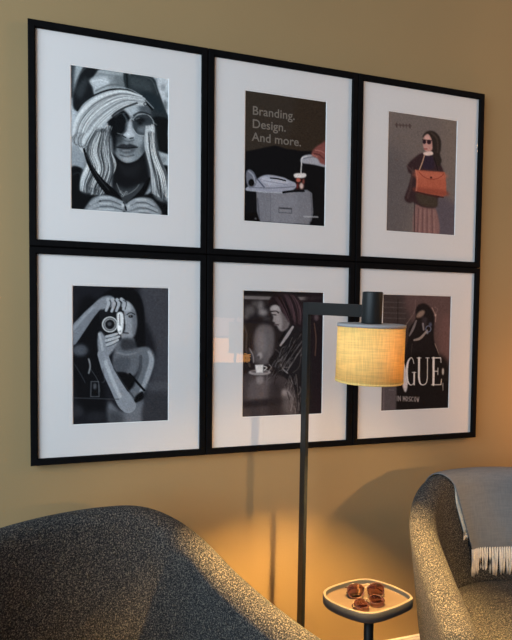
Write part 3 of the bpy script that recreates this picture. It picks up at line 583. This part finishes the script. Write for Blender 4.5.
def art_magazine():
    a = Art([(383, 296), (451.5, 298), (449.5, 409), (382, 411.5)], (376, 290), 5.075, (62, 52, 50))
    a.poly([(150, 30), (400, 30), (400, 360), (300, 360), (200, 200)], (92, 72, 70), 14, .9); a.poly([(330, 160), (400, 150), (400, 340), (340, 350)], (110, 82, 78), 12, .6)
    for y in (70, 96, 124, 150): a.line([(40, y), (150, y+4)], 5, (88, 78, 76), 3, .6)
    a.line([(112, 60), (112, 180)], 5, (40, 33, 32), 3, .8); a.line([(200, 60), (196, 120), (150, 190)], 5, (112, 94, 88), 3, .7)
    # lower dark part
    a.poly([(35, 470), (400, 470), (400, 640), (35, 640)], (24, 19, 19), 3, 1, False); a.poly([(30, 480), (110, 484), (108, 625), (30, 625)], (88, 80, 82), 3, .95, False)
    a.line([(46, 500), (44, 610)], 4, (120, 110, 110), 2, .6); a.line([(70, 510), (96, 512)], 3, (130, 122, 120), 2, .6)
    # figure in a dark gown
    a.poly([(205, 100), (232, 78), (262, 84), (290, 120), (298, 160), (296, 230), (300, 270), (322, 330), (330, 400), (160, 400), (165, 250), (172, 200), (200, 160)], (30, 24, 24), 3)
    a.poly([(214, 126), (236, 112), (250, 122), (232, 146), (206, 148)], (132, 112, 100), 3); a.poly([(236, 150), (262, 152), (256, 190), (238, 196)], (58, 50, 54), 5, .8)
    a.line([(206, 165), (190, 205), (172, 240)], [8, 12, 6], (128, 118, 118), 3, .85); a.line([(196, 262), (228, 252), (262, 214)], [8, 12, 8], (156, 142, 134), 3, .9); a.line([(240, 180), (244, 210)], 9, (140, 132, 134), 3, .8)
    a.oval((268, 206), 13, 15, (112, 120, 142), 2, .9, ring=4); a.oval((278, 184), 8, 10, (84, 90, 112), 3, .9); a.oval((262, 226), 6, 6, (150, 154, 164), 2, .8)
    a.line([(286, 100), (304, 140), (304, 170)], 4, (166, 140, 128), 2.5, .8); a.oval((304, 136), 5, 6, (190, 166, 154), 2, .8); a.line([(300, 130), (316, 110), (300, 96)], 3, (130, 108, 100), 2, .7)
    a.line([(302, 280), (318, 320), (328, 350)], 4, (158, 138, 124), 2, .8); a.line([(186, 280), (182, 340)], 4, (70, 60, 58), 3, .6)
    a.poly([(130, 345), (350, 345), (350, 500), (130, 500)], (24, 19, 18), 9, .9)
    # masthead VOGUE in tall thin and thick strokes; its first letters run on behind the shade
    L = (206, 200, 196); y0, y1 = 352, 486
    def serif(x, y, w_=16): a.line([(x-w_/2, y), (x+w_/2, y)], 3, L, .5)
    a.line([(28, y0), (52, y1)], 11, L, .6, 1, False); a.line([(80, y0), (53, y1)], 3.5, L, .6, 1, False); serif(28, y0); serif(80, y0)
    ov = [(118 + 30*math.cos(t), 419 + 68*math.sin(t)) for t in np.linspace(0, 2*PI, 25)]
    a.line(ov, [4 + 8*abs(math.cos(t)) for t in np.linspace(0, 2*PI, 25)], L, .6)
    gp = [(196, 380), (190, 358), (180, 351), (166, 372), (160, 419), (165, 466), (180, 487), (193, 480), (198, 462)]
    a.line(gp, [3, 3, 4, 9, 12, 9, 4, 3, 4], L, .6); a.line([(198, 425), (198, 484)], 8, L, .6); serif(197, 424, 20)
    a.line([(222, y0), (222, 450)], 10, L, .6); a.line([(222, 448), (228, 478), (244, 487), (260, 476), (265, 448)], [10, 7, 4, 4, 4], L, .6); a.line([(265, y0), (265, 450)], 4, L, .6); serif(222, y0, 20); serif(265, y0, 18)
    a.line([(296, y0), (296, y1)], 11, L, .6); serif(296, y1, 20); serif(296, y0, 20)
    a.line([(290, y0), (332, y0), (334, 376)], [4, 4, 3], L, .5, 1, False); a.line([(296, 419), (318, 419)], 4, L, .5); a.line([(318, 402), (318, 436)], 3, L, .5); a.line([(290, y1), (334, y1), (337, 458)], [4, 4, 3], L, .5, 1, False)
    # ornaments: tall pale drop, droplets
    a.poly([(150, 400), (158, 440), (166, 480), (158, 520), (148, 516), (138, 480), (146, 440)], (190, 184, 184), 2)
    a.oval((344, 420), 5, 18, (206, 198, 190), 2, .9); a.line([(344, 480), (345, 515)], [6, 3], (150, 146, 144), 2, .9)
    # IN MOSCOW
    def tiny(x, ch):
        h = 24; w_ = 10; yb = 566 + (x-120)*.05; yt = yb-h
        S = {'I': [[(5, 0), (5, 1)]], 'N': [[(0, 1), (0, 0), (w_, 1), (w_, 0)]], 'M': [[(0, 1), (0, 0), (w_/2, .7), (w_, 0), (w_, 1)]], 'O': [[(0, .5), (w_/2, 0), (w_, .5), (w_/2, 1), (0, .5)]], 'S': [[(w_, .1), (2, .1), (1, .45), (w_-1, .6), (w_-1, .9), (0, .95)]], 'C': [[(w_, .1), (2, .1), (0, .5), (2, .9), (w_, .9)]], 'W': [[(0, 0), (w_*.3, 1), (w_/2, .4), (w_*.7, 1), (w_, 0)]]}[ch]
        for s in S: a.line([(x+p, yt + q*h) for p, q in s], 3.2, (150, 142, 140), .8, .95, False)
    for x, ch in ((108, 'I'), (120, 'N'), (143, 'M'), (157, 'O'), (171, 'S'), (185, 'C'), (199, 'O'), (213, 'W')): tiny(x, ch)
    return a.mesh(1.25, 1.05)

# ------------------------------------------------------------------ picture frames
PW, PH, FW, FH, FD = 0.62, 0.7656, 0.6182, 0.7632, 0.034
BORDER = 0.0235
def mk_frame_mesh():
    bm = bmesh.new()
    prof = [(0, 0.0), (0, -FD+0.003), (0.003, -FD), (BORDER-0.003, -FD), (BORDER, -FD+0.003), (BORDER, 0.0)]  # inset from outer edge, y
    rs = []
    for sx_, sz_ in ((0, 0), (1, 0), (1, 1), (0, 1)):
        rs.append([((ins if sx_ == 0 else FW-ins), y, (-ins if sz_ == 0 else -FH+ins)) for ins, y in prof])
    vv = [[bm.verts.new(p) for p in r] for r in rs]
    for a in range(4):
        b = (a+1) % 4
        for i in range(len(prof)):
            j = (i+1) % len(prof); bm.faces.new((vv[a][i], vv[a][j], vv[b][j], vv[b][i]))
    return bm
def ring_quad(bm, o, i, yo, yi):
    a = [bm.verts.new((x, yo, z)) for x, z in ((o[0], o[2]), (o[1], o[2]), (o[1], o[3]), (o[0], o[3]))]
    b = [bm.verts.new((x, yi, z)) for x, z in ((i[0], i[2]), (i[1], i[2]), (i[1], i[3]), (i[0], i[3]))]
    for k in range(4):
        j = (k+1) % 4; bm.faces.new((a[k], a[j], b[j], b[k]))
def make_picture(ix, iz, px0, label, art):
    X0 = ix*PW + 0.0005 ; Z0 = 2.3685 - iz*PH
    t = thing('picture_frame', label, 'picture frame', (X0, -0.001, Z0), 0, 'framed prints hung in a grid of six')
    link('moulding', mk_frame_mesh(), M['frame'], t)
    o = (BORDER, FW-BORDER, -BORDER, -FH+BORDER)
    i = (px0, px0+0.336, -0.1295, -0.1295-0.4955)
    e = 0.0022
    bm = bmesh.new(); ring_quad(bm, o, (i[0]-e, i[1]+e, i[2]+e, i[3]-e), -0.0215, -0.0215)
    m_ = link('mat_board', bm, M['mat'], t)
    bm = bmesh.new(); ring_quad(bm, (i[0]-e, i[1]+e, i[2]+e, i[3]-e), i, -0.0215, -0.0195)
    link('mat_bevel', bm, M['bevel'], m_)
    bm = bmesh.new(); box(bm, 0.004, FW-0.004, -0.012, 0.0, -FH+0.004, -0.004); link('backing_board', bm, M['leg'], t)
    me = art(); pr_ = link('print', me, M['print'], t); pr_.location = (i[0]-0.001, -0.0193, i[2]+0.001)
    bm = bmesh.new(); v = [bm.verts.new((x, -0.0255, z)) for x, z in ((o[0], o[2]), (o[1], o[2]), (o[1], o[3]), (o[0], o[3]))]; bm.faces.new(v)
    link('glass_pane', bm, M['glass'], t)
    return t
make_picture(0, 0, 0.137, 'black framed black and white portrait of a blonde person in cap and round sunglasses', art_cap)
make_picture(1, 0, 0.147, 'black framed dark poster reading Branding. Design. And more.', art_branding)
make_picture(2, 0, 0.149, 'black framed print of a person in dark coat carrying an orange handbag', art_handbag)
make_picture(0, 1, 0.140, 'black framed black and white print of a person raising a camera to the face', art_camera)
make_picture(1, 1, 0.147, 'black framed dark print of a person in leather jacket with coffee cup, behind lamp', art_cafe)
make_picture(2, 1, 0.140, 'black framed dark magazine print with large GUE letters, beside the lampshade', art_magazine)

# ------------------------------------------------------------------ floor lamp
HX, HY = 0.959, -0.68             # shade axis
QX, QY = 0.925, -0.264            # pole
AL = math.hypot(HX-QX, HY-QY)
lamp = thing('floor_lamp', 'black floor lamp with flat bar arm and lit cream linen drum shade', 'floor lamp', (QX, QY, 0), math.atan2(HY-QY, HX-QX))
# local x runs along the arm
lean = 0.010
bm = bmesh.new(); lathe(bm, [(0.0, FZ), (0.128, FZ), (0.13, FZ+0.003), (0.13, FZ+0.010), (0.126, FZ+0.013), (0.0, FZ+0.013)], 56, False, False)
bmesh.ops.remove_doubles(bm, verts=bm.verts, dist=1e-5); link('base_plate', bm, M['black_metal'], lamp, True)
bm = bmesh.new(); TZ = 1.4225; hw = 0.0195; ht = 0.0065
rings(bm, [[(-hw, -ht, FZ+0.012), (hw, -ht, FZ+0.012), (hw, ht, FZ+0.012), (-hw, ht, FZ+0.012)],
           [(-hw, -ht+lean, TZ), (hw, -ht+lean, TZ), (hw, ht+lean, TZ), (-hw, ht+lean, TZ)]])
mods(link('pole', bm, M['black_metal'], lamp), bevel=0.0012)
bm = bmesh.new()
rings(bm, [[(hw-0.001, -ht+lean, TZ-0.043), (hw-0.001, ht+lean, TZ-0.043), (hw-0.001, ht+lean, TZ), (hw-0.001, -ht+lean, TZ)],
           [(AL-0.026, -ht, TZ-0.055), (AL-0.026, ht, TZ-0.055), (AL-0.026, ht, TZ-0.0195), (AL-0.026, -ht, TZ-0.0195)]])
mods(link('arm', bm, M['black_metal'], lamp), bevel=0.0012)
head = bpy.data.objects.new('lamp_head', None)
tilt = Matrix.Translation((AL, 0, 1.35)) @ Matrix.Rotation(math.radians(2.6), 4, 'Y')
def head_obj(name, bm, m, parent=lamp, smooth=True):
    bm.transform(tilt); return link(name, bm, m, parent, smooth)
bpy.data.objects.remove(head)
bm = bmesh.new(); lathe(bm, [(0.0, 0.088), (0.026, 0.088), (0.028, 0.086), (0.028, 0.0), (0.0, 0.0)], 40, False, False)
bmesh.ops.remove_doubles(bm, verts=bm.verts, dist=1e-5)
so = head_obj('socket_cylinder', bm, M['black_metal']); mods(so, bevel=0.0012)
SR, ZT, ZB = 0.0925, -0.004, -0.160
bm = bmesh.new(); n = 72
rings(bm, [[(r*math.cos(2*PI*i/n), r*math.sin(2*PI*i/n), z) for i in range(n)] for r, z in ((SR+.001, ZB), (SR, ZT), (SR-.0015, ZT), (SR-.0005, ZB), (SR+.001, ZB))], True, False, False)
bmesh.ops.remove_doubles(bm, verts=bm.verts, dist=1e-5)
shade = head_obj('lamp_shade', bm, M['linen'])
bm = bmesh.new(); lathe(bm, [(0.0, ZT+.0035), (SR-.002, ZT+.0035), (SR+.0014, ZT+.003), (SR+.0018, ZT-.005), (SR+.0004, ZT-.005), (SR-.002, ZT-.0005), (0.0, ZT-.0005)], 72, False, False)
bmesh.ops.remove_doubles(bm, verts=bm.verts, dist=1e-5)
head_obj('top_lid', bm, M['shade_trim'], shade)
bm = bmesh.new(); rings(bm, [[(r*math.cos(2*PI*i/n), r*math.sin(2*PI*i/n), z) for i in range(n)] for r, z in ((SR+.0016, ZB-.002), (SR+.0020, ZB+.003), (SR+.0008, ZB+.003), (SR-.0012, ZB+.003), (SR-.0012, ZB-.002), (SR+.0016, ZB-.002))], True, False, False)
bmesh.ops.remove_doubles(bm, verts=bm.verts, dist=1e-5); head_obj('bottom_trim', bm, M['linen'], shade)
bm = bmesh.new(); lathe(bm, [(0.0, -0.002), (0.016, -0.002), (0.016, -0.012), (0.0, -0.012)], 24, False, False); head_obj('bulb_holder', bm, M['black_metal'])
BZ = -0.037
bm = bmesh.new(); bmesh.ops.create_uvsphere(bm, u_segments=24, v_segments=16, radius=0.0175); bmesh.ops.translate(bm, verts=bm.verts, vec=(0, 0.010, BZ))
head_obj('light_bulb', bm, M['bulb'])
# ------------------------------------------------------------------ side table with tray
TC = Vector((1.083, -0.477)); TH = 0.455
OUT = [(x*.89, y*.93) for x, y in [(-.165,.035), (-.145,.078), (-.08,.105), (0.02,.118), (.075,.10), (.125,.04), (.152,-.02), (.146,-.058), (.10,-.080), (.03,-.098), (-.03,-.106), (-.078,-.094), (-.118,-.058), (-.152,-.010)]]
ol = catmull(OUT, 6)
def off(k, z): # inset outline
    res = []
    n = len(ol)
    for i in range(n):
        t = (ol[(i+1) % n] - ol[i-1]).normalized(); nn = Vector((t.y, -t.x))
        if nn.dot(ol[i]) > 0: nn = -nn
        res.append((ol[i].x + nn.x*k, ol[i].y + nn.y*k, z))
    return res
table = thing('side_table', 'small side table with rounded grey tray top on a black post', 'side table', (TC.x, TC.y, 0))
bm = bmesh.new(); rings(bm, [off(.016, TH-.036), off(.004, TH-.034), off(0, TH-.028), off(0, TH-.003), off(.0015, TH-.0008), off(.010, TH-.0012), off(.010, TH-.003), off(.012, TH-.014)], True, True, False)
link('tray', bm, M['tray_side'], table, True)
mods(bpy.data.objects['tray'])
bm = bmesh.new(); rings(bm, [off(.0012, TH-.002), off(.002, TH), off(.0085, TH), off(.0095, TH-.002)], True, False, False); link('tray_edge', bm, M['tray_edge'], bpy.data.objects['tray'])
bm = bmesh.new(); rings(bm, [off(.0095, TH-.003), off(.0115, TH-.013), off(.014, TH-.015)], True, False, True); link('tray_inside', bm, M['tray_top'], bpy.data.objects['tray'])
bm = bmesh.new(); lathe(bm, [(0.016, FZ+0.012), (0.016, TH-.035)], 28); link('post', bm, M['black_metal'], table, True)
bm = bmesh.new(); lathe(bm, [(0.0, FZ), (0.118, FZ), (0.12, FZ+0.003), (0.12, FZ+0.010), (0.0, FZ+0.013)], 48, False, False); link('base_plate', bm, M['black_metal'], table, True)

# sunglasses
def sunglasses(label, loc, rz, tilt_x, sc_=1.0, framemat='glasses', ht=0.038):
    t = thing('sunglasses', label, 'sunglasses', loc, rz, 'sunglasses lying in the tray')
    t.scale = (sc_,)*3
    Rx = Matrix.Rotation(tilt_x, 4, 'X')
    def lens_pts(s, k=0.0, n=28):
        pts = []
        for i in range(n):
            a = 2*PI*i/n; rx = 0.027-k; rz_ = ht/2 + 0.003 - k
            x = s*(0.034 + rx*math.copysign(abs(math.cos(a))**0.85, math.cos(a))); z = rz_*math.copysign(abs(math.sin(a))**0.85, math.sin(a))
            pts.append(Vector((x, -0.004+0.9*(abs(x)-.034)**2*4, z + 0.020)))
        return pts
    fr = bmesh.new()
    for s in (-1, 1):
        p = lens_pts(s); rs = []
        n_ = len(p); c = sum(p, Vector())/n_
        for i in range(n_):
            d = (p[i]-c).normalized(); rs.append([p[i]+d*0.0018+Vector((0,-.0015,0)), p[i]+d*0.0018+Vector((0,.0015,0)), p[i]-d*0.0018+Vector((0,.0015,0)), p[i]-d*0.0018+Vector((0,-.0015,0))])
        vv = [[fr.verts.new(q) for q in r] for r in rs]
        for i in range(n_):
            j = (i+1) % n_
            for k in range(4): fr.faces.new((vv[i][k], vv[i][(k+1)%4], vv[j][(k+1)%4], vv[j][k]))
    tube(fr, [(-.0085, -.004, .026), (-.004, -.006, .030), (.004, -.006, .030), (.0085, -.004, .026)], .0016, 8)
    for s in (-1, 1): tube(fr, [(s*.060, -.003, .030), (s*.066, -.001, .031), (s*.067, .006, .030)], .0018, 8)
    fr.transform(Rx); link('front_frame', fr, M[framemat], t, True)
    for s in (-1, 1):
        lb = bmesh.new(); p = lens_pts(s, .0012); c = sum(p, Vector())/len(p); cv = lb.verts.new(c + Vector((0, -.002, 0)))
        vs = [lb.verts.new(q) for q in p]
        for i in range(len(vs)): lb.faces.new((cv, vs[i], vs[(i+1) % len(vs)]))
        lb.transform(Rx); link('lens', lb, M['lens'], t, True)
        tb = bmesh.new(); e = -s*0.045
        tube(tb, [(s*.067, .006, .030), (s*.064, .011 + (0.004 if s > 0 else 0), .029), (0, .016 + (0.005 if s > 0 else 0), .027), (e, .017 + (0.005 if s > 0 else 0), .022), (e*1.35, .016, .012)], [.0016, .0016, .0014, .0018, .0020], 8)
        tb.transform(Rx); link('temple', tb, M[framemat], t, True)
    return t
ZI = TH-.0150
sunglasses('brown tinted sunglasses standing open at the back of the tray', (TC.x-.005, TC.y+.012, ZI+.004), math.radians(-12), math.radians(-18), 1.0)
sunglasses('brown tinted sunglasses lying flat nearest the tray front edge', (TC.x-.018, TC.y-.056, ZI+.012), math.radians(10), math.radians(-78), 0.9, 'glasses')

# ------------------------------------------------------------------ barrel armchairs
def smooth(a, b, x):
    t = min(1, max(0, (x-a)/(b-a))); return t*t*(3-2*t)
A_, B_, Y0, YF = 0.430, 0.36, 0.0, -0.38
HB, HA, HF = 0.762, 0.588, 0.540
ARC = PI/2*A_; LA = Y0-YF; TOT = ARC + LA
def plan(s):
    """s signed length along the U, 0 at the middle of the back -> (x, y), outward normal"""
    a = abs(s); sg = 1 if s >= 0 else -1
    if a <= ARC:
        ph = a/A_; return (sg*A_*math.sin(ph), Y0 + B_*math.cos(ph)), (sg*math.sin(ph), math.cos(ph))
    d = a-ARC
    return (sg*(A_ + 0.012*d/LA), Y0 - d), (sg*1.0, 0.0)
def top_h(s):
    a = abs(s)/TOT
    return HF + (HA-HF)*(1-smooth(0.72, 1.02, a)) + (HB-HA)*(1-smooth(0.29, 0.82, a))
NP = 9
def section(s, extra=0.0):
    (x, y), (nx, ny) = plan(s); h = top_h(s); a = abs(s)/TOT
    T = 0.090 + 0.014*smooth(0.3, 0.8, a)    # thickness of the padded wall
    zb = 0.20; pts = []
    def P(o, z):
        lean_ = -0.045 + 0.060*((z-zb)/(HB-zb))
        return Vector((x + nx*(o+lean_), y + ny*(o+lean_), z))
    r = T/2 + extra
    hc = h - T/2
    for k in range(5): pts.append(P(-r*0.92, zb + (hc-zb)*k/5))
    for k in range(9):
        t = PI - PI*k/8; pts.append(P(r*math.cos(t), hc + r*math.sin(t)))
    for k in range(5): pts.append(P(r*0.96, zb + (hc-zb)*(4-k)/5))
    return pts
def make_shell():
    bm = bmesh.new(); rs = []
    N = 44
    ss = [-TOT + 2*TOT*i/N for i in range(N+1)]
    def capring(s, k):
        base = section(s); c = sum(base, Vector())/len(base); (x, y), _ = plan(s)
        kk = math.sqrt(max(0, 1-k*k)); r = []
        zc = 0.20 + (top_h(s)-0.20)*0.5
        for p in base:
            q = Vector((c.x + (p.x-c.x)*kk, p.y - 0.048*k, p.z if p.z < zc else p.z - 0.048*(1-kk)))
            r.append(q)
        return r
    for k in (0.96, 0.8, 0.5): rs.append(capring(-TOT, k))
    rs += [section(s) for s in ss]
    for k in (0.5, 0.8, 0.96): rs.append(capring(TOT, k))
    rings(bm, rs)
    return bm
def soft_plan(w_, d0, d1, k=3.2, n=40):
    r = []
    for i in range(n):
        a = 2*PI*i/n; c, s_ = math.cos(a), math.sin(a)
        x = w_*math.copysign(abs(c)**(2/k), c); y = math.copysign(abs(s_)**(2/k), s_)
        y = (y*d1 if y > 0 else y*d0); r.append((x, y))
    return r
def make_chair(label, loc, rz):
    t = thing('armchair', label, 'armchair', loc, rz, 'speckled grey barrel armchairs')
    o = link('shell', make_shell(), M['tweed'], t, True); mods(o, subsurf=1)
    bm = bmesh.new(); n = 40
    def ringp(scale, z, dome=0):
        pts = []
        for (x, y) in soft_plan(0.325, 0.385, 0.285):
            if y > 0: x *= (1-0.20*(y/0.285)**3)
            pts.append((x*scale, y*scale - 0.0, z))
        return pts
    rings(bm, [ringp(.9, .205), ringp(.985, .215), ringp(1.0, .24), ringp(1.0, .31), ringp(.985, .338), ringp(.93, .355), ringp(.8, .363), ringp(.5, .368), ringp(.2, .370)])
    so = link('seat_cushion', bm, M['tweed'], t, True); mods(so, subsurf=1)
    bm = bmesh.new(); rings(bm, [ringp(.90, .15), ringp(.97, .16), ringp(.97, .23)]); link('seat_base', bm, M['tweed'], t)
    for sx_ in (-1, 1):
        for y in (-.27, .22):
            bm = bmesh.new()
            rings(bm, [[(sx_*x0 + r*math.cos(a), y0 + r*math.sin(a), z) for a in [2*PI*i/16 for i in range(16)]] for x0, y0, r, z in ((.255, y*1.10, .011, FZ), (.225, y, .018, .185))])
            link('leg', bm, M['leg'], t, True)
    return t
left_chair = make_chair('speckled dark grey barrel armchair in front of the lamp pole at lower left', (0.20, -0.68, 0), math.radians(31))
right_chair = make_chair('speckled grey barrel armchair under the draped throw, right of the side table', (1.705, -0.615, 0), math.radians(-20))

# ------------------------------------------------------------------ throw over the right chair
def throw():
    bm = bmesh.new(); NU, NV = 36, 40
    root = thing('throw_blanket', 'blue grey wool throw with cream fringe draped over the right armchair back', 'blanket', right_chair.location, right_chair.rotation_euler.z)
    def surf(s, v, lift=0.006):
        """v: 0 behind (bottom) .. 1 in front (bottom)"""
        sec = section(s, lift)
        # outer bottom -> top -> inner bottom
        sec = sec[::-1]
        back = [sec[k] for k in (2, 3, 4)] ; top = sec[5:14]; front = [sec[k] for k in (14, 15, 16)]
        path = back + top
        # the cloth hangs free in front, a little off the padding
        last = top[-1]; (x, y), (nx, ny) = plan(s)
        for k in range(1, 9):
            q = last + Vector((-nx*0.010*k/3, -ny*0.010*k/3, -0.031*k)); path.append(q)
        L = [0]
        for a, b in zip(path, path[1:]): L.append(L[-1] + (b-a).length)
        d = v*L[-1]
        for i in range(len(L)-1):
            if L[i+1] >= d or i == len(L)-2:
                f = (d-L[i])/(L[i+1]-L[i]+1e-9); return path[i].lerp(path[i+1], min(1, f))
    S0, S1 = -0.365, 0.36
    def S(u, v): return S0 + 0.135*max(0, (v-0.42)/0.58)**1.0 + u*(S1 - S0)
    def P(u, v, lift=.006):
        s = S(u, v); q = surf(s, v, lift)
        (x, y), (nx, ny) = plan(s); wv = 0.004*math.sin(u*17 + v*3)*smooth(0.55, 1, v) + 0.003*math.sin(u*31-v*4)*smooth(.5, 1, v)
        return q + Vector((-nx*wv, -ny*wv, 0))
    g = [[bm.verts.new(P(i/NU, j/NV)) for j in range(NV+1)] for i in range(NU+1)]
    for i in range(NU):
        for j in range(NV): bm.faces.new((g[i][j], g[i+1][j], g[i+1][j+1], g[i][j+1]))
    o = link('cloth', bm, M['wool'], root, True); mods(o, solid=(0.005, 0), subsurf=1)
    # fringe
    bm = bmesh.new(); NF = 62; rnd = random.Random(3)
    for i in range(NF+1):
        u = i/NF; a = P(u, 1.0); a = a + Vector((0, 0, .006)); (x, y), (nx, ny) = plan(S(u, 1))
        L = 0.108 + rnd.uniform(-.007, .007); sw = rnd.uniform(-.005, .005)
        pts = [a, a + Vector((sw*.3 - nx*.001, -ny*.002, -L*.35)), a + Vector((sw*.8, -ny*.003, -L*.75)), a + Vector((sw, rnd.uniform(-.003, .001), -L))]
        tube(bm, pts, [.0034, .0046, .0046, .0030], 6)
    link('fringe', bm, M['fringe'], root, True)
    # folded-under layer peeping out at the left edge
    bm = bmesh.new(); rows = []
    for j in range(13):
        v = .60 + .30*j/12; r = []
        for i in range(5):
            s = S(0, v) - 0.000 + 0.012 - 0.026*(i/4)*smooth(.60, .75, v); q = surf(s, v, .002); r.append(bm.verts.new(q))
        rows.append(r)
    for a, b in zip(rows, rows[1:]):
        for k in range(4): bm.faces.new((a[k], a[k+1], b[k+1], b[k]))
    ul = link('lower_layer', bm, M['wool_under'], root, True); mods(ul, solid=(0.003, 0))
    bm = bmesh.new()
    for i in range(7):
        s = S(0, .9) + 0.010 - .024*i/6; q = surf(s, .90, .002); L = .024 + rnd.uniform(-.004, .004)
        tube(bm, [q, q+Vector((rnd.uniform(-.003, .001), 0, -L*.6)), q+Vector((rnd.uniform(-.004, .002), 0, -L))], [.0022, .0024, .0012], 6)
    link('lower_fringe', bm, M['fringe'], root, True)
throw()
